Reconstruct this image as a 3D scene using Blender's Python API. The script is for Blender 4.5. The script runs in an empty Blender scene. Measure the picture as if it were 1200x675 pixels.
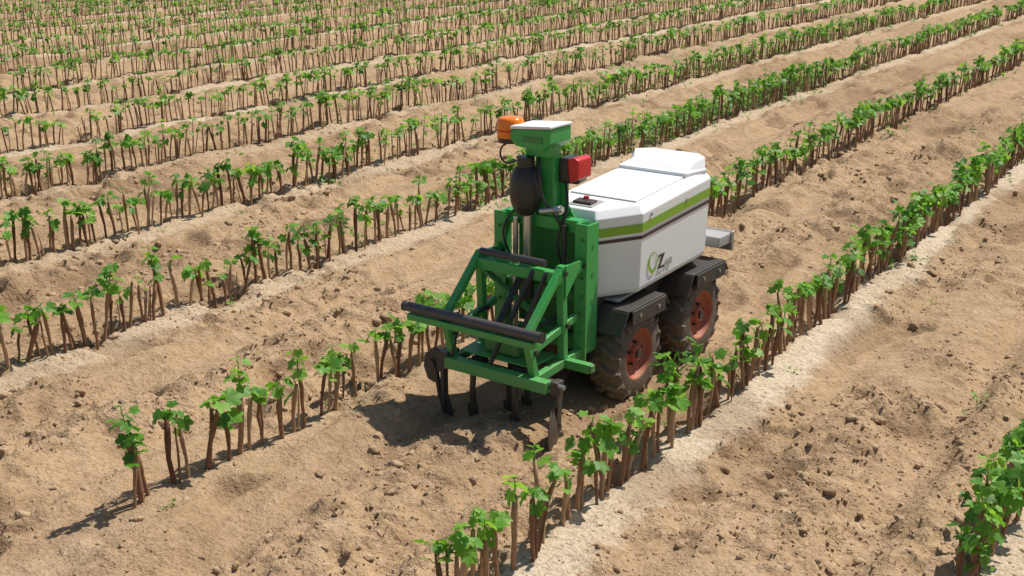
import bpy, bmesh, math, random, time
import numpy as np
from mathutils import Vector, Matrix
random.seed(4); rng=np.random.default_rng(7)
T0=time.time()
def tick(s): print('TICK',s,round(time.time()-T0,1))
scene=bpy.context.scene
ROWANG=math.radians(33.0)
# ------------------------------------------------------------ helpers
def link(o): scene.collection.objects.link(o); return o
def newmat(name):
    m=bpy.data.materials.new(name); m.use_nodes=True
    nt=m.node_tree; b=nt.nodes['Principled BSDF']; return m,nt,b
def N(nt,t,**k):
    n=nt.nodes.new(t)
    for a,v in k.items(): setattr(n,a,v)
    return n
def ramp(nt,stops,fac):
    r=N(nt,'ShaderNodeValToRGB'); e=r.color_ramp.elements
    while len(e)<len(stops): e.new(.5)
    for i,(p,c) in enumerate(stops):
        e[i].position=p; e[i].color=(c[0],c[1],c[2],1)
    nt.links.new(fac,r.inputs[0]); return r.outputs[0]
def mixc(nt,f,a,b,mode='MIX'):
    m=N(nt,'ShaderNodeMix',data_type='RGBA',blend_type=mode)
    for i,v in ((0,f),(6,a),(7,b)):
        if hasattr(v,'links') : nt.links.new(v,m.inputs[i])
        else: m.inputs[i].default_value = v if i==0 else (v[0],v[1],v[2],1)
    return m.outputs[2]
def math_(nt,op,a,b=None,c=None):
    m=N(nt,'ShaderNodeMath',operation=op)
    for i,v in enumerate((a,b,c)):
        if v is None: continue
        if hasattr(v,'links'): nt.links.new(v,m.inputs[i])
        else: m.inputs[i].default_value=v
    return m.outputs[0]
def noise(nt,co,scale,detail=4,rough=.55):
    n=N(nt,'ShaderNodeTexNoise'); n.inputs['Scale'].default_value=scale
    n.inputs['Detail'].default_value=detail; n.inputs['Roughness'].default_value=rough
    nt.links.new(co,n.inputs['Vector']); return n.outputs['Fac']

# ------------------------------------------------------------ materials
def soil_mat(name,use_attr=True):
    m,nt,b=newmat(name)
    tc=N(nt,'ShaderNodeTexCoord').outputs['Object']
    n1=noise(nt,tc,1.3,3,.6); n2=noise(nt,tc,11,5,.7); n3=noise(nt,tc,60,4,.75)
    c=ramp(nt,[(.28,(.34,.215,.117)),(.5,(.475,.318,.183)),(.72,(.58,.41,.253))],n2)
    c=mixc(nt,math_(nt,'MULTIPLY',n1,.5),c,(.52,.36,.218))
    if use_attr:
        ap=N(nt,'ShaderNodeAttribute',attribute_name='pale').outputs['Fac']
        ad=N(nt,'ShaderNodeAttribute',attribute_name='dark_soil').outputs['Fac']
        c=mixc(nt,math_(nt,'MULTIPLY',ap,.85),c,ramp(nt,[(.3,(.60,.475,.33)),(.7,(.75,.635,.48))],n3))
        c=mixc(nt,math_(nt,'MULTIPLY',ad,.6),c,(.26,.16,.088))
    else:
        at=N(nt,'ShaderNodeAttribute',attribute_name='tone').outputs['Fac']
        c=mixc(nt,at,c,(.58,.41,.255))
    d=ramp(nt,[(.28,(.56,.51,.47)),(.5,(1,1,1)),(.8,(1.12,1.12,1.12))],n3)
    c=mixc(nt,1.0,c,d,'MULTIPLY')
    nt.links.new(c,b.inputs['Base Color']); b.inputs['Roughness'].default_value=.95
    b.inputs['Specular IOR Level'].default_value=.1
    h=math_(nt,'ADD',n3,math_(nt,'MULTIPLY',n2,2.2))
    bp=N(nt,'ShaderNodeBump'); bp.inputs['Strength'].default_value=.9; bp.inputs['Distance'].default_value=.014
    nt.links.new(h,bp.inputs['Height']); nt.links.new(bp.outputs[0],b.inputs['Normal'])
    return m
M_soil=soil_mat('soil'); M_clod=soil_mat('clod_soil',False)

def leaf_mat(name,c1,c2,c3):
    m,nt,b=newmat(name)
    at=N(nt,'ShaderNodeAttribute',attribute_name='tone').outputs['Fac']
    c=ramp(nt,[(.0,c1),(.45,c2),(.95,c3)],at)
    nt.links.new(c,b.inputs['Base Color']); b.inputs['Roughness'].default_value=.5
    b.inputs['Specular IOR Level'].default_value=.35
    tr=N(nt,'ShaderNodeBsdfTranslucent')
    nt.links.new(mixc(nt,1.0,c,(1.6,1.6,.8),'MULTIPLY'),tr.inputs['Color'])
    mx=N(nt,'ShaderNodeMixShader'); mx.inputs[0].default_value=.4
    nt.links.new(b.outputs[0],mx.inputs[1]); nt.links.new(tr.outputs[0],mx.inputs[2])
    nt.links.new(mx.outputs[0],nt.nodes['Material Output'].inputs['Surface'])
    return m
M_leaf=leaf_mat('vine_leaf',(.055,.165,.018),(.135,.33,.038),(.30,.49,.085))
M_weed=leaf_mat('weed_leaf',(.08,.20,.025),(.15,.33,.05),(.25,.40,.08))
m,nt,b=newmat('vine_wood')
at=N(nt,'ShaderNodeAttribute',attribute_name='tone').outputs['Fac']
n=noise(nt,N(nt,'ShaderNodeTexCoord').outputs['Object'],90,2)
f=math_(nt,'ADD',math_(nt,'MULTIPLY',at,.6),math_(nt,'MULTIPLY',n,.5))
nt.links.new(ramp(nt,[(.15,(.12,.052,.026)),(.5,(.25,.125,.06)),(.9,(.44,.28,.16))],f),b.inputs['Base Color'])
b.inputs['Roughness'].default_value=.85; M_wood=m

def paint(name,col,rough=.35,dust=.35,metal=0,dustcol=(.42,.31,.2),scale=7,lowz=True,bump=0):
    m,nt,b=newmat(name)
    geo=N(nt,'ShaderNodeNewGeometry').outputs['Position']
    n=noise(nt,geo,scale,4,.7); n2=noise(nt,geo,70,3,.7)
    sep=N(nt,'ShaderNodeSeparateXYZ'); nt.links.new(geo,sep.inputs[0])
    f=math_(nt,'MULTIPLY',n,n2)
    f=math_(nt,'MULTIPLY',f,dust*2.2)
    if lowz:
        mr=N(nt,'ShaderNodeMapRange'); nt.links.new(sep.outputs[2],mr.inputs[0])
        mr.inputs[1].default_value=.05; mr.inputs[2].default_value=.65; mr.inputs[3].default_value=1.7; mr.inputs[4].default_value=.45
        f=math_(nt,'MULTIPLY',f,mr.outputs[0])
    mn=N(nt,'ShaderNodeMath',operation='MINIMUM'); nt.links.new(f,mn.inputs[0]); mn.inputs[1].default_value=.9; f=mn.outputs[0]
    nt.links.new(mixc(nt,f,col,dustcol),b.inputs['Base Color'])
    nt.links.new(math_(nt,'ADD',math_(nt,'MULTIPLY',f,.6),rough),b.inputs['Roughness'])
    b.inputs['Metallic'].default_value=metal
    if bump:
        bp=N(nt,'ShaderNodeBump'); bp.inputs['Strength'].default_value=bump; bp.inputs['Distance'].default_value=.004
        nt.links.new(n2,bp.inputs['Height']); nt.links.new(bp.outputs[0],b.inputs['Normal'])
    return m
G=paint('green_paint',(.015,.36,.065),.33,.28)
G2=paint('green_paint_dark',(.010,.22,.035),.4,.3)
W=paint('white_shell',(.86,.86,.85),.48,.13,dustcol=(.5,.42,.32))
STR=paint('stripe_green',(.24,.46,.03),.4,.1)
STB=paint('stripe_brown',(.06,.03,.025),.4,.1)
BK=paint('black_plastic',(.018,.018,.02),.38,.12)
BM=paint('black_metal',(.022,.022,.024),.42,.15)
BMS=paint('bar_grip',(.05,.05,.055),.35,.15)
RUB=paint('tyre_rubber',(.03,.028,.027),.75,.38,bump=.5)
RIM=paint('rim_red',(.42,.06,.02),.5,.35)
STEEL=paint('worn_steel',(.55,.54,.52),.3,.15,metal=.8)
GREY=paint('grey_metal',(.38,.38,.37),.45,.3)
ORG=paint('orange_lens',(.9,.22,.01),.15,.03)
RED=paint('red_plastic',(.6,.015,.02),.3,.05)
# ------------------------------------------------------------ numpy noise
TAB=[np.random.default_rng(100+i).random((256,256)) for i in range(12)]
def vn(x,y,seed=0):
    T=TAB[seed%12]; ox=seed*17.3; x=x+ox; y=y+ox*.7
    ix=np.floor(x).astype(np.int64); iy=np.floor(y).astype(np.int64)
    fx=x-ix; fy=y-iy; fx=fx*fx*(3-2*fx); fy=fy*fy*(3-2*fy)
    a=T[ix&255,iy&255]; b_=T[(ix+1)&255,iy&255]; c=T[ix&255,(iy+1)&255]; d=T[(ix+1)&255,(iy+1)&255]
    return (a*(1-fx)+b_*fx)*(1-fy)+(c*(1-fx)+d*fx)*fy
def fbm(x,y,o=4,seed=0,g=.5):
    t=0;a=1;s=0
    for i in range(o):
        ca,sa=math.cos(i*1.1),math.sin(i*1.1)
        t=t+a*vn((x*ca-y*sa)*2**i,(x*sa+y*ca)*2**i,seed+i); s+=a; a*=g
    return t/s
def sm(a,b,x):
    t=np.clip((x-a)/(b-a),0,1); return t*t*(3-2*t)
ROWS=[.75,-.566,-1.722,-2.985,-4.374,-5.759]
while ROWS[-1]>-31: ROWS.append(ROWS[-1]-1.388)
PALEAMP=[.8,.8,1,.10,.65,.5]+[.4+.5*((i*37)%10)/10 for i in range(len(ROWS)-6)]
def pale(s,u):
    p=np.zeros_like(s)
    for i,r in enumerate(ROWS):
        mk=np.abs(s-r)<.5
        if not mk.any(): continue
        S_=s[mk];U_=u[mk]
        rel=S_-r
        w=.155+.12*(fbm(U_*1.1+i*9,S_*0+i,3,3)-.5)
        l=-.015+.05*(fbm(U_*2.1+i*5,S_*0+i,3,5)-.5)
        e=.10*(fbm(S_*14,U_*14,3,2)-.5)
        q=sm(l-.02,l+.03,rel+e)*(1-sm(w-.04,w+.025,rel+e))
        amp=PALEAMP[i]*np.clip(.3+1.4*fbm(U_*.9+i*3,S_*1.5+i*2.2,3,8),0,1)
        p[mk]=np.maximum(p[mk],q*amp)
    return p
def near_robot(s,u):
    return (1-sm(.30,.42,np.abs(s+2.36)))*sm(3.3,3.7,u)*(1-sm(4.9,5.3,u))
def pitmask(s,u): return sm(.60,.76,fbm(s*4.2+9,u*2.8,3,5,.5))
def H(s,u):
    p=pale(s,u); rough=1-.85*np.clip(p,0,1)
    h=.05*(fbm(s*1.1,u*.5,3,1)-.5)
    trk=np.zeros_like(s); rdg=np.zeros_like(s)
    for i,r in enumerate(ROWS):
        mk=np.abs(s-r+.6)<.95
        if not mk.any(): continue
        rel=s[mk]-r; U_=u[mk]
        h[mk]+=.025*np.exp(-(rel/.10)**2)
        w=.05*(vn(U_*.8+i*7,U_*0+i,4)-.5)
        t=np.maximum(np.exp(-((rel+.36-w)/.085)**2),np.exp(-((rel+.88+w)/.085)**2))
        trk[mk]=np.maximum(trk[mk],t)
        rdg[mk]=np.maximum(rdg[mk],np.exp(-((rel+.22-w)/.07)**2)+.8*np.exp(-((rel+.60+w)/.11)**2)+.9*np.exp(-((rel+1.06-w)/.08)**2))
    nr=near_robot(s,u); damp=1-.75*nr
    var=sm(.3,.62,fbm(s*.5,u*.55,2,6))
    tm=trk*(.4+.6*var)
    rg=rough*(1-.65*tm)*damp
    h=h-.036*tm+damp*rough*rdg*.044*(.25+1.25*fbm(s*2,u*1.2,3,11))
    h=h+rg*.07*(fbm(s*4.2,u*2.6,3,2)-.5)
    wx=s+.03*(vn(s*9,u*9,3)-.5); wy=u+.03*(vn(s*9,u*9,6)-.5)
    c1=sm(.50,.62,fbm(wx*11,wy*10,3,4)); c2=sm(.50,.64,fbm(wx*24,wy*24,2,7))
    mk=.25+1.1*sm(.38,.62,fbm(s*1.7,u*1.2,2,9))
    h=h+rg*mk*(.021*c1*(.4+1.2*vn(s*6,u*6,1))+.012*c2)
    h=h-rg*.06*pitmask(s,u)
    h=h+.005*(fbm(s*40,u*40,2,1)-.5)*damp
    return h-.008*nr
# ------------------------------------------------------------ mesh from arrays
def build(name,V,T,Q,mats,mt=0,mq=0,attrs={},smooth=True):
    me=bpy.data.meshes.new(name)
    nT=len(T); nQ=len(Q)
    me.vertices.add(len(V)); me.vertices.foreach_set('co',np.ascontiguousarray(V,dtype=np.float32).ravel())
    lp=np.concatenate([np.asarray(T,dtype=np.int32).ravel(),np.asarray(Q,dtype=np.int32).ravel()]).astype(np.int32)
    me.loops.add(len(lp)); me.loops.foreach_set('vertex_index',lp)
    me.polygons.add(nT+nQ)
    ls=np.concatenate([np.arange(nT)*3,nT*3+np.arange(nQ)*4]).astype(np.int32)
    me.polygons.foreach_set('loop_start',ls)
    for m_ in mats: me.materials.append(m_)
    me.polygons.foreach_set('material_index',np.concatenate([np.full(nT,mt),np.full(nQ,mq)]).astype(np.int32))
    me.polygons.foreach_set('use_smooth',np.full(nT+nQ,smooth))
    for k,a in attrs.items():
        at=me.attributes.new(k,'FLOAT','POINT'); at.data.foreach_set('value',np.asarray(a,dtype=np.float32))
    me.update(calc_edges=True)
    o=bpy.data.objects.new(name,me); link(o); return o
# ------------------------------------------------------------ ground
def axis(lo,hi,c0,c1,st,g0,g1,far=25):
    a=list(np.arange(c0,c1,st)); x=a[-1]
    while x<hi:
        d=x-c1; x+=st+g1*max(d,0)+.05*max(0,d-far); a.append(x)
    x=c0; bck=[]
    while x>lo:
        d=c0-x; x-=st+g0*max(d,0)+.05*max(0,d-far); bck.append(x)
    return np.array(bck[::-1]+a)
S=axis(-600,600,-4.4,1.0,.0165,.0065,.04)
U=axis(-600,600,1.9,6.2,.0165,.06,.0065)
SS,UU=np.meshgrid(S,U,indexing='ij'); sf=SS.ravel(); uf=UU.ravel()
hz=H(sf,uf)
dist=np.hypot(sf,uf); hz=hz*(1-sm(60,120,dist))
pl=pale(sf,uf)*(1-sm(50,90,dist))
dark_soil=np.clip(pitmask(sf,uf)*.75+.55*sm(.5,.72,fbm(sf*1.1,uf*.7,4,10))*(1-pl)
   +.5*(1-sm(.2,.5,np.abs(sf+2.36)))*sm(2.5,3.2,uf)*(1-sm(4,5,uf)),0,1)  # darker soil colour in the pits, noise patches and freshly tilled strip
ns,nu=len(S),len(U)
I=np.arange(ns*nu).reshape(ns,nu)
Q=np.stack([I[:-1,:-1],I[1:,:-1],I[1:,1:],I[:-1,1:]],-1).reshape(-1,4)
g=build('ground',np.stack([sf,uf,hz],1),np.zeros((0,3)),Q,[M_soil],attrs={'pale':pl,'dark_soil':dark_soil})
g.rotation_euler[2]=-ROWANG
tick('GROUND %d %d'%(ns,nu))
# ------------------------------------------------------------ plant variants
class Acc:
    def __init__(s): s.V=[];s.T=[];s.Q=[];s.t=[]
    def tube(s,pts,rad,n,tone,tri=False):
        b=len(s.V); pts=[Vector(p) for p in pts]
        for i,p in enumerate(pts):
            d=(pts[min(i+1,len(pts)-1)]-pts[max(i-1,0)]).normalized()
            a=d.orthogonal().normalized(); c=d.cross(a)
            if abs(d.z)>.5:
                a=Vector((1,0,0)); a=(a-d*a.dot(d)).normalized(); c=d.cross(a)
            for k in range(n):
                th=2*math.pi*k/n
                s.V.append(tuple(p+(a*math.cos(th)+c*math.sin(th))*rad[i])); s.t.append(tone)
        for i in range(len(pts)-1):
            for k in range(n):
                q=(b+i*n+k,b+i*n+(k+1)%n,b+(i+1)*n+(k+1)%n,b+(i+1)*n+k)
                if tri: s.T+= [(q[0],q[1],q[2]),(q[0],q[2],q[3])]
                else: s.Q.append(q)
        if not tri and n>=4:
            tb=b+(len(pts)-1)*n; s.Q.append((tb,tb+1,tb+2,tb+3))
    def leaf(s,pos,az,pitch,roll,size,tone,lod):
        b=len(s.V)
        prof=[(0,1.0),(14,.86),(28,.66),(42,.84),(57,.88),(70,.74),(86,.56),(102,.66),(118,.64),(138,.5),(160,.36)] if lod==0 else [(0,1.),(28,.68),(56,.9),(86,.6),(115,.66),(155,.38)]
        out=[]
        for a,r in prof: out.append((a,r))
        for a,r in prof[1:][::-1]: out.append((-a,r))
        fold=random.uniform(.05,.4); droop=random.uniform(.1,.55)
        M=Matrix.Rotation(az,4,'Z')@Matrix.Rotation(-pitch,4,'Y')@Matrix.Rotation(roll,4,'X')
        def P(x,y):
            z=fold*abs(y)-droop*(x*x+y*y)*.6+ .06*math.sin(x*9+y*7)
            v=M@(Vector((x,y,z))*size); return (v.x+pos[0],v.y+pos[1],v.z+pos[2])
        s.V.append(P(0.05,0)); s.t.append(tone-.15)
        for a,r in out:
            r*=random.uniform(.92,1.08); a=math.radians(a)
            s.V.append(P(.1+r*math.cos(a),r*math.sin(a))); s.t.append(tone+random.uniform(-.05,.12))
        n=len(out)
        for k in range(n):
            if k==len(prof)-1: continue
            s.T.append((b,b+1+k,b+1+(k+1)%n))
    def arr(s):
        return dict(V=np.array(s.V,float).reshape(-1,3),T=np.array(s.T,int).reshape(-1,3),Q=np.array(s.Q,int).reshape(-1,4),t=np.array(s.t,float))
def plant(lod,full):
    a=Acc(); h=random.uniform(.155,.215)
    bx,by=random.uniform(-.02,.02),random.uniform(-.02,.02)
    k=5 if lod==0 else 3
    pts=[];rad=[]
    r0=random.uniform(.005,.0085)
    for i in range(k):
        f=i/(k-1)
        pts.append((bx*f*f+random.uniform(-.003,.003),by*f*f+random.uniform(-.003,.003),-.04+(h+.04)*f))
        rad.append(r0*(1.0+(.4 if abs(f-.75)<.13 else 0)-.15*f))
    a.tube(pts,rad,6 if lod==0 else 4,random.random())
    top=Vector(pts[-1])
    if random.random()<.35:
        e=top+Vector((random.uniform(-.03,.03),random.uniform(-.03,.03),-random.uniform(.0,.05)))
        a.tube([(e.x*.5,e.y*.5,-.04),(e.x*.9,e.y*.9,h*.5),tuple(e)],[.004,.004,.003],4,random.random())
    nl=random.choice([1,2,3]) if full==0 else (random.randint(4,6) if full==1 else random.randint(6,10))
    sh=random.uniform(.01,.06)*(.5+.5*full)
    tip=top+Vector((random.uniform(-.012,.012),random.uniform(-.012,.012),sh))
    if nl: a.tube([tuple(top-Vector((0,0,.006))),tuple(tip)],[.003,.0018],3,.7,True)
    az0=random.uniform(0,6.28)
    ssz=random.uniform(.85,1.25)
    for i in range(nl):
        f=(i+.5)/nl
        st=top.lerp(tip,f*1.0-.1)
        if random.random()<.12: st=top-Vector((0,0,random.uniform(.01,.05)))
        az=az0+i*2.4+random.uniform(-.5,.5)
        ln=random.uniform(.012,.04)*(1.15-.6*f)
        el=random.uniform(-.1,.9)+.3*f
        e=st+Vector((math.cos(az)*math.cos(el),math.sin(az)*math.cos(el),math.sin(el)))*ln
        a.tube([tuple(st),tuple(e)],[.0013,.001],3,.75,True)
        sz=random.uniform(.022,.038)*(1.15-.5*f)*ssz
        a.leaf(e,az+random.uniform(-.4,.4),random.uniform(-1.1,.5),random.uniform(-.6,.6),sz,random.uniform(.05,.6)+.25*f,lod)
    return a.arr()
VAR=[[ [plant(l,f) for _ in range(n)] for f,n in ((0,10),(1,20),(2,20))] for l in (0,1)]
def merge(name,items,mats,mt,mq,smooth=True):
    Vs=[];Ts=[];Qs=[];ts=[];off=0
    for v,pos,R,tn in items:
        n=len(pos)
        if n==0: continue
        P=np.matmul(v['V'][None],R.transpose(0,2,1))+pos[:,None,:]
        o=off+np.arange(n)*len(v['V'])
        Vs.append(P.reshape(-1,3)); ts.append((v['t'][None,:]+tn[:,None]).ravel())
        Ts.append((v['T'][None]+o[:,None,None]).reshape(-1,3)); Qs.append((v['Q'][None]+o[:,None,None]).reshape(-1,4))
        off+=n*len(v['V'])
    return build(name,np.concatenate(Vs),np.concatenate(Ts),np.concatenate(Qs),mats,mt,mq,{'tone':np.concatenate(ts)},smooth)
def rots(n,scmin,scmax,tilt):
    az=rng.uniform(0,2*np.pi,n); t1=rng.normal(0,tilt,n); t2=rng.normal(0,tilt,n); s=rng.uniform(scmin,scmax,n)
    c,sn=np.cos(az),np.sin(az)
    R=np.zeros((n,3,3)); R[:,0,0]=c;R[:,0,1]=-sn;R[:,1,0]=sn;R[:,1,1]=c;R[:,2,2]=1
    Tm=np.zeros((n,3,3)); Tm[:,0,0]=1;Tm[:,1,1]=1;Tm[:,2,2]=1;Tm[:,0,2]=t1;Tm[:,1,2]=t2;Tm[:,2,0]=-t1;Tm[:,2,1]=-t2
    return np.matmul(Tm,R)*s[:,None,None]
START={-1.722:2.3,-2.985:2.2,-.566:3.2,.75:4.2}
cr,sr=math.cos(ROWANG),math.sin(ROWANG)
tick('VARS')
for ri,r in enumerate(ROWS):
    u0=START.get(r,-15); sp={-1.722:.040,-2.985:.054,-.566:.042}.get(r,.050)
    u=np.arange(u0,46,sp); u=u+rng.normal(0,.015,len(u)); n=len(u)
    s=r+rng.normal(0,.014,n)+.03*(fbm(u*.5+ri*4,u*0+ri,2,7)-.5)
    X=u*sr+s*cr; Y=u*cr-s*sr
    keep=(Y>1.2)&(Y<38)&(np.abs(X)<.50*Y+1.3)
    keep&=~(fbm(u*2.7+ri*11,u*0+ri,2,3)>.82)
    if r==-2.985: keep&=rng.random(n)>np.where(u<4.2,.06,.0)
    keep&=rng.random(n)>.05
    u=u[keep];s=s[keep];Y=Y[keep];n=len(u)
    if n<3: continue
    z=H(s,u)-.004
    full=fbm(u*1.1+ri*5,u*0+ri*3,3,6)
    bias={-1.722:-.01,-2.985:.10,-4.374:.05,-.566:.30,.75:.1}.get(r,.03)
    bias=bias+np.where(u>5.0,.14,0)*(r>-6)
    q=full+bias+rng.normal(0,.15,n)
    fl=np.where(q<.38,0,np.where(q<.60,1,2))
    lod=(Y>9).astype(int)
    items=[]
    R=rots(n,.86,1.26,.075); tn=rng.normal(0,.15,n)
    pos=np.stack([s,u,z],1)
    pick=rng.integers(0,1000,n)
    for l in (0,1):
        for f in (0,1,2):
            vs=VAR[l][f]
            for k,v in enumerate(vs):
                mk=(lod==l)&(fl==f)&(pick%len(vs)==k)
                if mk.any(): items.append((v,pos[mk],R[mk],tn[mk]))
    o=merge('vine_row',items,[M_leaf,M_wood],0,1); o.rotation_euler[2]=-ROWANG
tick('ROWS')
# ------------------------------------------------------------ clods
def clodvar(sub,seed):
    bm=bmesh.new(); bmesh.ops.create_icosphere(bm,subdivisions=sub,radius=1)
    rr=random.Random(seed)
    ph=[rr.uniform(0,6) for _ in range(6)]
    for v in bm.verts:
        c=v.co; k=1+.22*math.sin(c.x*3+ph[0])*math.sin(c.y*3.3+ph[1])+.16*math.sin(c.z*5+ph[2]+c.x*4)+rr.uniform(-.18,.18)
        v.co=Vector((c.x*k*1.1,c.y*k*.9,c.z*k*.62))
    V=np.array([v.co[:] for v in bm.verts]); T=np.array([[v.index for v in f.verts] for f in bm.faces]); bm.free()
    return dict(V=V,T=T,Q=np.zeros((0,4),int),t=np.zeros(len(V)))
c1=[clodvar(1,i) for i in range(6)]; c2=[clodvar(2,i+50) for i in range(8)]
n=150000
u=rng.uniform(1.8,13,n); s=rng.uniform(-8,1.0,n)
X=u*sr+s*cr; Y=u*cr-s*sr
pp=pale(s,u)
k=(Y>2.2)&(Y<11)&(np.abs(X)<.5*Y+.6)&(rng.random(n)<(1-.9*pp)*(.12+1.0*sm(.40,.62,fbm(s*1.7,u*1.2,2,9))))
k&=(rng.random(n)<np.clip(5.0/Y,0,1)**1.5)
u=u[k];s=s[k];n=len(u)
sz=.003+.0042*rng.pareto(2.8,n); sz=np.minimum(sz,.024)
z=H(s,u)-sz*.15
pos=np.stack([s,u,z],1); R=rots(n,1,1,.3)*sz[:,None,None]; tn=rng.uniform(-.1,.9,n); pick=rng.integers(0,1000,n)
items=[]
for i,v in enumerate(c1): mk=(sz<.011)&(pick%6==i); items.append((v,pos[mk],R[mk],tn[mk]))
for i,v in enumerate(c2): mk=(sz>=.011)&(pick%8==i); items.append((v,pos[mk],R[mk],tn[mk]))
o=merge('soil_clods',items,[M_clod],0,0,True); o.rotation_euler[2]=-ROWANG
tick('CLODS %d'%n)
# ------------------------------------------------------------ weeds
def weed():
    a=Acc()
    for i in range(random.randint(4,8)):
        az=random.uniform(0,6.28); el=random.uniform(.3,1.3); ln=random.uniform(.02,.06)
        e=Vector((math.cos(az)*math.cos(el),math.sin(az)*math.cos(el),math.sin(el)))*ln
        a.tube([(0,0,-.005),tuple(e)],[.0012,.0008],3,.5,True)
        a.leaf(e,az,random.uniform(-.5,.6),random.uniform(-.5,.5),random.uniform(.008,.02),random.random(),1)
    return a.arr()
wv=[weed() for _ in range(8)]
us=[];ss=[]
for i,r in enumerate(ROWS):
    m_=24; uu=rng.uniform(2,24,m_); us.append(uu); ss.append(r+rng.normal(.07,.07,m_))
m_=1300; us.append(rng.normal(10.3,1.9,m_)); ss.append(rng.normal(-4.64,.13,m_))
m_=500; us.append(rng.normal(16,3.5,m_)); ss.append(rng.normal(-5.98,.12,m_))
m_=40; us.append(rng.uniform(2,14,m_)); ss.append(rng.uniform(-9,1,m_))
u=np.concatenate(us);s=np.concatenate(ss)
X=u*sr+s*cr; Y=u*cr-s*sr
k=(Y>2)&(Y<35)&(np.abs(X)<.56*Y+1)&~((np.abs(s+2.36)<.35)&(u>3)&(u<5.2)); u=u[k];s=s[k];n=len(u)
pos=np.stack([s,u,H(s,u)],1); R=rots(n,.5,1.2,.1); R=R*np.where(u>6,1.35,1)[:,None,None]; tn=rng.normal(0,.1,n); pick=rng.integers(0,1000,n)
o=merge('weeds',[(v,pos[pick%8==i],R[pick%8==i],tn[pick%8==i]) for i,v in enumerate(wv)],[M_weed],0,0); o.rotation_euler[2]=-ROWANG

# ============================================================ ROBOT
robot=bpy.data.objects.new('weeding_robot',None); link(robot)
robot.location=(.232,4.690,-.018); robot.rotation_euler[2]=-math.radians(35.5)
def fin(o,mat,bev=0,smooth=False,seg=2):
    o.parent=robot
    if mat: o.data.materials.append(mat)
    if bev:
        md=o.modifiers.new('b','BEVEL'); md.width=bev; md.segments=seg; md.limit_method='ANGLE'; md.angle_limit=.3
        smooth=True
    if smooth:
        for p in o.data.polygons: p.use_smooth=True
        if bev: 
            w=o.modifiers.new('w','WEIGHTED_NORMAL'); w.keep_sharp=True
    return o
def obj(name,bm,mat,bev=0,smooth=False):
    bmesh.ops.recalc_face_normals(bm,faces=bm.faces)
    me=bpy.data.meshes.new(name); bm.to_mesh(me); bm.free()
    o=bpy.data.objects.new(name,me); link(o); return fin(o,mat,bev,smooth)
def box(name,c,s,mat,rot=(0,0,0),bev=.003):
    bm=bmesh.new(); bmesh.ops.create_cube(bm,size=1)
    for v in bm.verts: v.co=Vector((v.co.x*s[0],v.co.y*s[1],v.co.z*s[2]))
    o=obj(name,bm,mat,bev); o.location=c; o.rotation_euler=[math.radians(a) for a in rot]; return o
def align(o,p,q):
    p=Vector(p);q=Vector(q); d=q-p
    o.location=(p+q)/2; o.rotation_mode='QUATERNION'; o.rotation_quaternion=d.to_track_quat('Z','X')
def rod(name,p,q,r,mat,n=20,r2=None,bev=0):
    bm=bmesh.new(); L=(Vector(q)-Vector(p)).length
    bmesh.ops.create_cone(bm,cap_ends=True,segments=n,radius1=r,radius2=r if r2 is None else r2,depth=L)
    o=obj(name,bm,mat,0,True); align(o,p,q)
    md=o.modifiers.new('e','EDGE_SPLIT'); md.split_angle=.7
    return o
def beam(name,p,q,w,h,mat,bev=.003,up=None):
    bm=bmesh.new(); L=(Vector(q)-Vector(p)).length
    bmesh.ops.create_cube(bm,size=1)
    for v in bm.verts: v.co=Vector((v.co.x*w,v.co.y*h,v.co.z*L))
    o=obj(name,bm,mat,bev)
    d=(Vector(q)-Vector(p)).normalized(); x=Vector((1,0,0))
    if abs(d.x)>.9: x=Vector((0,1,0))
    x=(x-d*x.dot(d)).normalized(); y=d.cross(x)
    o.rotation_mode='QUATERNION'; o.rotation_quaternion=Matrix((x,y,d)).transposed().to_quaternion(); o.location=(Vector(p)+Vector(q))/2
    return o
def prism(name,poly,axis_,a,b,mat,bev=.003):
    bm=bmesh.new()
    def P(p,t): return (t,p[0],p[1]) if axis_=='x' else ((p[0],t,p[1]) if axis_=='y' else (p[0],p[1],t))
    A=[bm.verts.new(P(p,a)) for p in poly]; B=[bm.verts.new(P(p,b)) for p in poly]
    bm.faces.new(A); bm.faces.new(B[::-1])
    for i in range(len(poly)): j=(i+1)%len(poly); bm.faces.new((A[i],B[i],B[j],A[j]))
    return obj(name,bm,mat,bev)
def cable(name,pts,r,mat=None):
    cu=bpy.data.curves.new(name,'CURVE'); cu.dimensions='3D'; cu.bevel_depth=r; cu.bevel_resolution=3; cu.resolution_u=10; cu.use_fill_caps=True
    sp=cu.splines.new('BEZIER'); sp.bezier_points.add(len(pts)-1)
    for i,p in enumerate(pts):
        bp=sp.bezier_points[i]; bp.co=p; bp.handle_left_type=bp.handle_right_type='AUTO'
    o=bpy.data.objects.new(name,cu); link(o); o.parent=robot; cu.materials.append(mat or BK); return o
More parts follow.
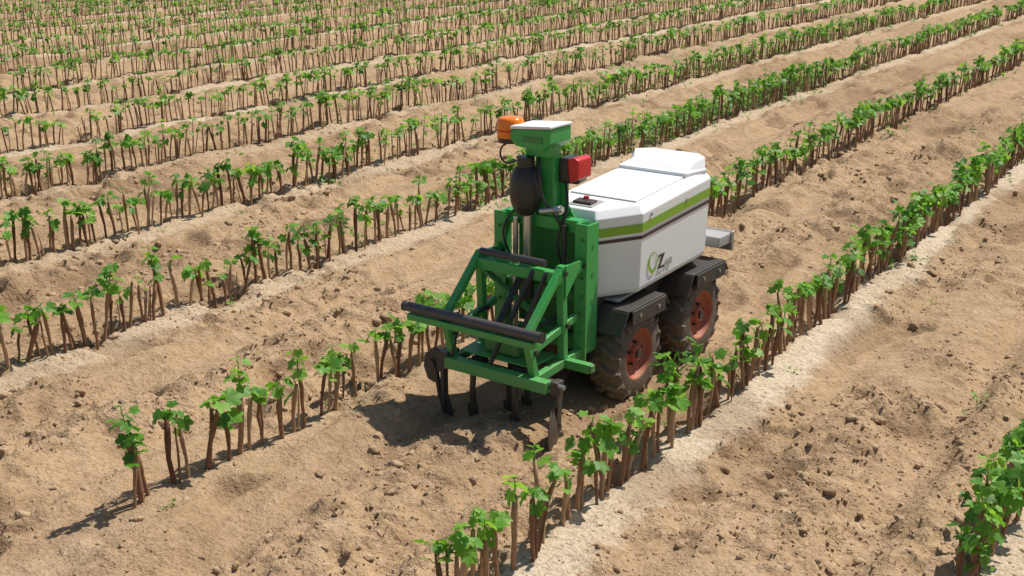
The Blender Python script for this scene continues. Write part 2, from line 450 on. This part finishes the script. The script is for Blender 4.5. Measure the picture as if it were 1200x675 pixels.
# ---- body shell (loft between rings)
CX=.05
def ring(hw,hwf,y0,y1,y2,y3,hwr):
    return [(CX+hwf,y0),(CX+hw,y1),(CX+hw,y2),(CX+hwr,y3),(CX-hwr,y3),(CX-hw,y2),(CX-hw,y1),(CX-hwf,y0)]
def zt(base,slope): return lambda y: base+slope*y
rings=[(ring(.185,.075,-.01,.14,.70,.76,.13),zt(.42,.04)),
       (ring(.195,.08,-.02,.135,.71,.775,.14),zt(.44,.04)),
       (ring(.205,.085,-.03,.13,.715,.785,.145),zt(.745,.07)),
       (ring(.178,.070,-.008,.145,.70,.765,.13),zt(.777,.07))]
bm=bmesh.new(); vr=[]
for rg_,zf in rings: vr.append([bm.verts.new((x,y,zf(y))) for x,y in rg_])
for a,b2 in zip(vr[:-1],vr[1:]):
    for i in range(8): j=(i+1)%8; bm.faces.new((a[i],a[j],b2[j],b2[i]))
bm.faces.new(vr[0][::-1]); bm.faces.new(vr[-1])
obj('body_shell',bm,W,.005)
def band(name,z0,z1,off,mat):
    bm=bmesh.new(); 
    pts=[(.085,-.03,.08,-.02),(.205,.13,.195,.135),(.205,.715,.195,.71),(.145,.785,.14,.775)]
    def rows(z):
        out=[]
        f=(z-.44)/(.305)
        for i,(xt,yt,xb,yb) in enumerate(pts):
            x=xb+(xt-xb)*f; y=yb+(yt-yb)*f
            zz=(.44+.04*y)*(1-f)+(.745+.07*y)*f
            nx,ny=[(.6,-.8),(.97,-.3),(.97,.25),(.7,.7)][i]
            out.append((CX+x+off*nx,y+off*ny,zz))
        return out
    a=[bm.verts.new(p) for p in rows(z0)]; b2=[bm.verts.new(p) for p in rows(z1)]
    for i in range(3): bm.faces.new((a[i],a[i+1],b2[i+1],b2[i]))
    obj(name,bm,mat)
band('stripe_green',.672,.708,.0025,STR); band('stripe_brown',.645,.659,.0025,STB)
prism('hood_lid',[(CX-.155,.16),(CX+.155,.16),(CX+.155,.60),(CX-.155,.60)],'z',0,.005,W,.002).matrix_local=Matrix.Translation((0,0,.7785))@Matrix.Rotation(math.radians(4.0),4,'X')
prism('rear_lid',[(CX-.165,.56),(CX+.165,.56),(CX+.19,.70),(CX+.12,.775),(CX-.12,.775),(CX-.19,.70)],'z',.816,.836,W,.004)
bm=bmesh.new()
a=[(CX-.155,.60,.834),(CX+.155,.60,.834),(CX+.185,.70,.834),(CX+.12,.772,.834),(CX-.12,.772,.834),(CX-.185,.70,.834)]
t=[(CX-.145,.66,.858),(CX+.145,.66,.858),(CX+.172,.715,.884),(CX+.115,.768,.884),(CX-.115,.768,.884),(CX-.172,.715,.884)]
A=[bm.verts.new(p) for p in a];B=[bm.verts.new(p) for p in t]
bm.faces.new(A[::-1]); bm.faces.new(B)
for i in range(6): j=(i+1)%6; bm.faces.new((A[i],A[j],B[j],B[i]))
obj('rear_lid_top',bm,W,.003)
for k,y in enumerate((.2,.5)): rod('hood_latch_%d'%k,(CX+.206,y,.742),(CX+.210,y,.742),.008,GREY,12)
box('control_recess',(CX-.02,.065,.780),(.12,.10,.010),GREY,(4,0,0),.003)
box('control_panel',(CX-.02,.06,.789),(.085,.05,.010),STB,(4,0,0),.002)
rod('panel_button',(CX-.03,.085,.787),(CX-.03,.085,.804),.012,RED)
# logo
bm=bmesh.new()
n=40; cy,cz=.235,.53
XS=CX+.2005
ins=[];out_=[]
for k in range(n):
    th=2*math.pi*k/n; w=.010+.006*math.cos(th+2.2)
    out_.append(bm.verts.new((XS,cy+.038*math.cos(th),cz+.045*math.sin(th))))
    ins.append(bm.verts.new((XS,cy+(.038-w)*math.cos(th),cz+(.045-w)*math.sin(th))))
for k in range(n): j=(k+1)%n; bm.faces.new((out_[k],out_[j],ins[j],ins[k]))
obj('logo_ring',bm,STR)
def letters(txt,y,z,size,mat,name):
    cu=bpy.data.curves.new(name,'FONT'); cu.body=txt; cu.size=size; cu.extrude=.0006; cu.offset=.0012; cu.materials.append(mat)
    o=bpy.data.objects.new(name,cu); link(o); o.parent=robot
    o.matrix_local=Matrix.Translation((XS,y,z))@Matrix(((0,0,1,0),(1,0,0,0),(0,1,0,0),(0,0,0,1)))
letters('Z',.278,.492,.085,STB,'logo_letter'); letters('440',.338,.492,.04,GREY,'logo_number')
# chassis
box('chassis',(CX,.40,.34),(.17,.86,.17),BM,(0,0,0),.01)
box('battery_tray',(CX,.40,.255),(.20,.5,.05),BM,(0,0,0),.006)
box('chassis_plate',(CX,.38,.416),(.30,.66,.012),GREY,(2.3,0,0))
box('rear_bracket',(CX+.03,.90,.475),(.34,.12,.05),GREY,(0,0,0),.006)
box('rear_arm',(CX+.0,.82,.46),(.12,.12,.04),BM)
box('rear_bumper',(CX+.03,.965,.46),(.36,.02,.09),STEEL,(0,0,0),.004)
# ---- wheels
def wheel(tag,x,y,side,WZ=.178):
    R=.198; w=.128
    prof=[(-.5,.55),(-.5,.80),(-.46,.90),(-.30,.955),(0,.965),(.30,.955),(.46,.90),(.5,.80),(.5,.55)]
    bm=bmesh.new(); n=48; rings_=[]
    for px,pr in prof:
        rings_.append([bm.verts.new((px*w,R*pr*math.cos(2*math.pi*k/n),R*pr*math.sin(2*math.pi*k/n))) for k in range(n)])
    for a,b2 in zip(rings_[:-1],rings_[1:]):
        for k in range(n): j=(k+1)%n; bm.faces.new((a[k],a[j],b2[j],b2[k]))
    nl=16
    for L in range(nl):
        for sd in (-1,1):
            th0=2*math.pi*(L+(.5 if sd>0 else 0))/nl
            secs=[]
            for f,(xx,rr) in enumerate([(.02,.955),(.22,.955),(.40,.92),(.52,.80)]):
                th=th0+.24*(f/3)
                top=rr+.095 if f<3 else rr+.06
                hw=.06
                ring_=[]
                for (dt,rad) in ((-hw,rr-.03),(hw,rr-.03),(hw*.7,top),(-hw*.7,top)):
                    xx2=xx+(.04 if (rad==top and f==3) else 0)
                    ring_.append(bm.verts.new((sd*xx2*w,R*rad*math.cos(th+dt),R*rad*math.sin(th+dt))))
                secs.append(ring_)
            for a,b2 in zip(secs[:-1],secs[1:]):
                for k in range(4): j=(k+1)%4; bm.faces.new((a[k],a[j],b2[j],b2[k]))
            bm.faces.new(secs[0][::-1]); bm.faces.new(secs[-1])
    o=obj('tyre_'+tag,bm,RUB,0,True); o.location=(x,y,WZ); md=o.modifiers.new('e','EDGE_SPLIT'); md.split_angle=.6
    o.rotation_euler[0]=random.uniform(0,1)
    bm=bmesh.new(); rp=[(.46,.56),(.50,.56),(.48,.52),(.30,.46),(.22,.30),(.30,.20),(.44,.17),(.44,.0001)]
    rr_=[]
    for px,pr in rp: rr_.append([bm.verts.new((side*px*w,R*pr*math.cos(2*math.pi*k/n),R*pr*math.sin(2*math.pi*k/n))) for k in range(n)])
    for a,b2 in zip(rr_[:-1],rr_[1:]):
        for k in range(n): j=(k+1)%n; bm.faces.new((a[k],a[j],b2[j],b2[k]))
    o=obj('rim_'+tag,bm,RIM,0,True); o.location=(x,y,WZ); md=o.modifiers.new('e','EDGE_SPLIT'); md.split_angle=.5
    for k in range(5):
        th=2*math.pi*k/5+.3; yy=y+.048*math.cos(th); zz=WZ+.048*math.sin(th)
        rod('bolt_%s_%d'%(tag,k),(x+side*w*.25,yy,zz),(x+side*w*.42,yy,zz),.006,BM,6)
    rod('hub_'+tag,(x+side*w*.3,y,WZ),(x+side*w*.52,y,WZ),.018,BM,16)
    rod('axle_'+tag,(CX,y,WZ),(x,y,WZ),.022,BM,12)
    box('leg_'+tag,(CX+side*.085,y,.27),(.03,.09,.20),BM)
    fx=x+side*.012; z_=WZ+.215
    box('fender_top_'+tag,(fx-side*.005,y+.02,z_),(.15,.30,.008),BM,(0,0,0),.002)
    box('fender_skirt_'+tag,(fx+side*.074,y+.03,z_-.033),(.008,.27,.062),BM,(0,0,0),.002)
    beam('fender_front_'+tag,(fx-side*.002,y-.130,z_-.002),(fx-side*.002,y-.185,z_-.085),.15,.008,BM)
    beam('fender_back_'+tag,(fx-side*.002,y+.170,z_-.002),(fx-side*.002,y+.205,z_-.05),.15,.008,BM)
    for dy in (-.05,.1): rod('fender_bolt_%s_%d'%(tag,int(dy*100)),(fx+side*.077,y+dy,z_-.03),(fx+side*.084,y+dy,z_-.03),.008,STEEL,6)
WX=.197
wheel('front_right',WX,.127,1,.170); wheel('rear_right',WX,.677,1,.185)
wheel('front_left',2*CX-WX,.127,-1,.170); wheel('rear_left',2*CX-WX,.677,-1,.185)
# ---- front frame (uprights)
FY=-.13
for tag,x in (('right',.135),('left',-.225)):
    box('upright_plate_'+tag,(x,FY,.47),(.012,.075,.58),G,(0,0,0),.002)
    box('upright_flange_'+tag,(x+(.022 if x>0 else -.0),FY-.034,.47),(.055,.010,.58),G,(0,0,0),.002)
    for k in range(7): rod('upright_bolt_%s_%d'%(tag,k),(x+(.030 if x>0 else 0),FY-.038,.25+k*.075),(x+(.030 if x>0 else 0),FY-.047,.25+k*.075),.007,G2,6)
box('upright_side_right',(.165,FY+.02,.49),(.010,.10,.52),G,(0,0,0),.002)
for k in range(4): rod('upright_hole_%d'%k,(.169,FY+.03,.33+k*.11),(.172,FY+.03,.33+k*.11),.008,G2,12)
box('head_beam',(-.045,FY+.02,.735),(.37,.05,.05),G,(0,0,0),.004)
box('lower_beam',(-.045,FY+.02,.26),(.37,.05,.05),G,(0,0,0),.004)
box('back_plate',(-.045,FY+.055,.50),(.30,.008,.42),G2,(0,0,0),.002)
box('mid_beam',(-.045,FY-.0,.46),(.35,.04,.04),G2,(0,0,0),.003)
rod('slide_rod_left',(-.16,FY-.02,.24),(-.16,FY-.02,.74),.011,STEEL)
rod('slide_rod_right',(.07,FY-.02,.24),(.07,FY-.02,.74),.011,BM)
rod('actuator_rod',(-.095,FY-.03,.50),(-.095,FY-.03,.78),.018,STEEL)
rod('actuator_sleeve',(-.095,FY-.03,.42),(-.095,FY-.03,.58),.024,BM)
bm=bmesh.new(); bmesh.ops.create_uvsphere(bm,u_segments=28,v_segments=18,radius=1)
for v in bm.verts:
    z=v.co.z; v.co=Vector((v.co.x*.066,v.co.y*.06,(math.copysign(abs(z)**.8,z))*.108))
o=obj('motor_cover',bm,BK,0,True); o.location=(-.105,FY-.03,.86)
rod('motor_cap',(-.105,FY-.03,.94),(-.105,FY-.03,.99),.035,BK)
box('mast_column',(-.045,FY+.035,.88),(.085,.05,.34),G,(0,0,0),.004)
prism('mast_gusset',[(-.09,.70),(.10,.70),(.03,.80),(-.005,1.0),(-.09,1.0)],'y',FY+.062,FY+.070,G,.001)
box('mast_neck',(-.060,FY+.02,1.015),(.11,.08,.05),G,(0,0,0),.006)
prism('mast_head',[(-.165,1.050),(-.14,1.03),(-.02,1.02),(.018,1.05),(.018,1.108),(-.165,1.092)],'y',FY-.05,FY+.10,G,.005)
prism('mast_head_cap',[(-.10,1.099),(.022,1.110),(.022,1.120),(-.165,1.106),(-.165,1.094)],'y',FY-.053,FY+.103,W,.003)
box('head_decal',(-.06,FY-.0515,1.062),(.09,.003,.022),G2,(0,0,0),0)
BX=-.206;BYY=FY+.01
rod('beacon_base',(BX,BYY,1.030),(BX,BYY,1.050),.050,BK,28)
rod('beacon_lower_lens',(BX,BYY,1.050),(BX,BYY,1.076),.053,ORG,28,.053)
rod('beacon_band',(BX,BYY,1.076),(BX,BYY,1.081),.055,RED,28)
bm=bmesh.new(); prf=[(.053,0),(.052,.034),(.047,.044),(.030,.048),(.0001,.049)]
rr_=[[bm.verts.new((r_*math.cos(2*math.pi*k/28),r_*math.sin(2*math.pi*k/28),z_)) for k in range(28)] for r_,z_ in prf]
for a,b2 in zip(rr_[:-1],rr_[1:]):
    for k in range(28): bm.faces.new((a[k],a[(k+1)%28],b2[(k+1)%28],b2[k]))
o=obj('beacon_dome',bm,ORG,0,True); o.location=(BX,BYY,1.081)
box('beacon_arm',(-.16,FY+.02,1.042),(.09,.04,.012),G)
box('stop_box',(.035,-.04,.935),(.09,.085,.10),BK,(0,0,8),.012)
prism('stop_box_red',[(.055,.895),(.095,.91),(.095,.985),(.075,.995),(.045,.985)],'y',-.10,-.0,RED,.006)
box('stop_box_bracket',(.0,-.06,.88),(.05,.02,.08),G)
box('stop_screen',(.022,-.0845,.945),(.03,.002,.04),BM,(0,0,8),0)
rod('cross_pin',(-.02,FY-.05,.79),(.08,FY-.05,.81),.012,STEEL)
rod('cross_pin_nut',(.05,FY-.05,.803),(.07,FY-.05,.807),.02,STEEL,6)
cable('cable_1',[(-.20,FY+.02,1.035),(-.245,FY,1.0),(-.215,FY-.02,.955),(-.13,FY-.03,.975)],.004)
cable('cable_2',[(-.05,FY-.02,.99),(-.02,FY-.06,.93),(-.01,FY-.05,.84),(.03,FY-.03,.78),(.06,FY,.70)],.006)
cable('cable_3',[(.03,-.08,.89),(.06,-.12,.80),(.04,-.15,.68),(.05,-.13,.55)],.006)
cable('cable_4',[(-.15,FY-.04,.78),(-.19,FY-.06,.70),(-.17,FY-.05,.60),(-.14,FY-.03,.52)],.005)
# ---- tool carriage
BY=-.555
rod('push_bar',(-.395,BY,.435),(.240,BY,.435),.0195,BMS,24)
for x,t_ in ((-.398,'l'),(.243,'r')): rod('push_bar_cap_'+t_,(x-.004,BY,.435),(x+.004,BY,.435),.0205,BK,24)
beam('push_bar_rail',(-.375,BY+.004,.400),(.215,BY+.004,.400),.046,.026,G)
for tag,x in (('right',.155),('left',-.225)):
    beam('upper_arm_'+tag,(x,BY+.02,.405),(x,-.30,.62),.028,.028,G)
    beam('upper_link_'+tag,(x+.005,-.31,.60),(x+.005,FY-.02,.60),.024,.045,G)
    beam('strut_'+tag,(x,BY+.03,.40),(x,-.47,.23),.028,.028,G)
    beam('side_rail_'+tag,(x,-.50,.225),(x,-.17,.245),.030,.035,G)
    beam('mid_rail_'+tag,(x,-.52,.34),(x,-.20,.40),.022,.030,G)
    beam('rear_post_'+tag,(x,-.28,.235),(x,-.30,.63),.030,.030,G)
    for (yy,zz) in ((-.30,.60),(-.28,.39),(-.49,.345),(-.47,.235),(-.17,.60)):
        rod('pivot_%s_%d'%(tag,int(-yy*1000+zz*100)),(x-.026,yy,zz),(x+.026,yy,zz),.010,BM,10)
beam('upper_cross',(-.24,-.315,.585),(.17,-.315,.585),.04,.045,G)
rod('upper_roller',(-.20,-.325,.635),(.10,-.325,.635),.014,BMS)
beam('mid_cross',(-.22,-.40,.355),(.15,-.40,.355),.035,.035,G)
beam('front_cross',(-.235,-.50,.225),(.235,-.50,.225),.045,.045,G)
beam('rear_cross',(-.22,-.27,.235),(.275,-.27,.235),.035,.035,G)
box('rear_cross_cap',(.280,-.27,.235),(.012,.03,.03),G2)
beam('diagonal_brace',(-.20,-.32,.57),(.13,-.30,.36),.012,.03,G2)
beam('tension_link',(.05,-.33,.60),(-.03,-.50,.26),.014,.02,BM)
beam('tension_link_b',(.11,-.33,.60),(.06,-.44,.36),.012,.02,BM)
rod('spring_strut',(-.06,-.20,.60),(-.06,-.42,.37),.014,BM)
prism('deck_plate',[(-.20,-.46),(.13,-.46),(.13,-.30),(-.20,-.30)],'z',.262,.268,G,.001)
box('deck_box',(-.04,-.37,.30),(.16,.10,.06),G2,(0,0,0),.01)
rod('deck_drum',(-.14,-.34,.31),(.06,-.34,.31),.038,BK)
for x in (-.225,.155):
    prism('gusset_%s'%('r' if x>0 else 'l'),[(-.30,.63),(-.30,.50),(-.20,.60),(-.20,.63)],'x',x+.016,x+.022,G,.001)
def tine(tag,x,y,mir=1):
    cable('tine_'+tag,[(x,y+.03,.21),(x+mir*.01,y-.03,.22),(x+mir*.012,y-.055,.15),(x,y-.035,.07),(x-mir*.008,y-.01,-.02)],.012,BM)
    box('clamp_'+tag,(x,y+.01,.215),(.05,.05,.07),BM)
    beam('share_'+tag,(x-mir*.004,y-.035,.06),(x-mir*.02,y-.005,-.02),.05,.008,BM)
for tag,x,y in (('a',-.13,-.44),('b',-.03,-.34),('c',.07,-.44),('d',.0,-.26)): tine(tag,x,y)
rod('tool_bar',(-.21,-.40,.20),(.21,-.40,.20),.014,BM)
def disc(tag,x,y,yaw,R=.085,zc=.065):
    bm=bmesh.new(); n=32
    prf=[(.0001,.016),(.03,.014),(.06,.008),(R-.004,.0),(R,-.001),(R-.006,-.004),(.05,.003),(.0001,.008)]
    rr_=[[bm.verts.new((z_,r_*math.cos(2*math.pi*k/n),r_*math.sin(2*math.pi*k/n))) for k in range(n)] for r_,z_ in prf]
    for a,b2 in zip(rr_[:-1],rr_[1:]):
        for k in range(n): bm.faces.new((a[k],a[(k+1)%n],b2[(k+1)%n],b2[k]))
    o=obj('disc_'+tag,bm,BM,0,True); o.location=(x,y,zc); o.rotation_euler[2]=yaw
    rod('disc_hub_'+tag,(x-.02,y,zc),(x+.02,y,zc),.018,BM)
    beam('disc_arm_'+tag,(x+.015,y,zc),(x+.015,y+.01,.235),.010,.03,BM)
    box('disc_clamp_'+tag,(x-.005,y+.02,.225),(.03,.05,.05),BM)
    rod('disc_bolt_'+tag,(x-.03,y+.01,.235),(x+.035,y+.01,.235),.009,STEEL,8)
disc('right',.265,-.50,.36,.10,.075)
# left-hand hoe: clamp, rounded bracket plate and upright shank with share
box('hoe_clamp_left',(-.255,-.47,.225),(.05,.08,.07),BM)
prism('hoe_bracket_left',[(-.24,.25),(-.30,.27),(-.345,.235),(-.355,.18),(-.335,.13),(-.30,.12),(-.285,.165),(-.25,.19)],'y',-.505,-.49,BM,.003)
beam('hoe_shank_left',(-.262,-.49,.25),(-.258,-.495,.03),.018,.03,BM)
beam('hoe_shank_left_b',(-.30,-.50,.20),(-.272,-.50,.06),.014,.02,BM)
beam('hoe_share_left',(-.262,-.50,.09),(-.245,-.485,-.02),.05,.010,BM)
rod('hoe_pivot_left',(-.31,-.515,.20),(-.31,-.48,.20),.018,BM)
cable('guard_left',[(-.27,-.46,.20),(-.335,-.49,.21),(-.345,-.49,.15),(-.29,-.49,.12)],.008,BM)
cable('hose_1',[(-.20,-.30,.40),(-.25,-.40,.33),(-.21,-.50,.27),(-.25,-.46,.22)],.007)
cable('hose_2',[(.09,-.17,.50),(.12,-.27,.42),(.07,-.40,.36),(.12,-.46,.26)],.007)
tick('ROBOT')
# ------------------------------------------------------------ camera, light
cam=bpy.data.cameras.new('camera'); co=bpy.data.objects.new('camera',cam); link(co)
co.location=(0,0,1.9); co.rotation_euler=(math.radians(90-17.53),0,0)
cam.sensor_width=36; cam.lens=42.75; cam.clip_end=3000; cam.clip_start=.05
scene.camera=co
EL=57; AZ=53
w=bpy.data.worlds.new('World'); scene.world=w; w.use_nodes=True; nt=w.node_tree
sky=nt.nodes.new('ShaderNodeTexSky'); sky.sky_type='NISHITA'; sky.sun_disc=False
sky.sun_elevation=math.radians(EL); sky.sun_rotation=math.radians(AZ)
nt.links.new(sky.outputs[0],nt.nodes['Background'].inputs[0]); nt.nodes['Background'].inputs[1].default_value=.09
sl=bpy.data.lights.new('sun','SUN'); sl.energy=5.0; sl.angle=math.radians(.5); sl.color=(1,.965,.90)
so=bpy.data.objects.new('sun',sl); link(so)
d=Vector((math.sin(math.radians(AZ))*math.cos(math.radians(EL)),math.cos(math.radians(AZ))*math.cos(math.radians(EL)),math.sin(math.radians(EL))))
so.rotation_euler=(-d).to_track_quat('-Z','Y').to_euler(); so.location=(3,4,6)
scene.view_settings.view_transform='Standard'; scene.view_settings.look='None'; scene.view_settings.exposure=0
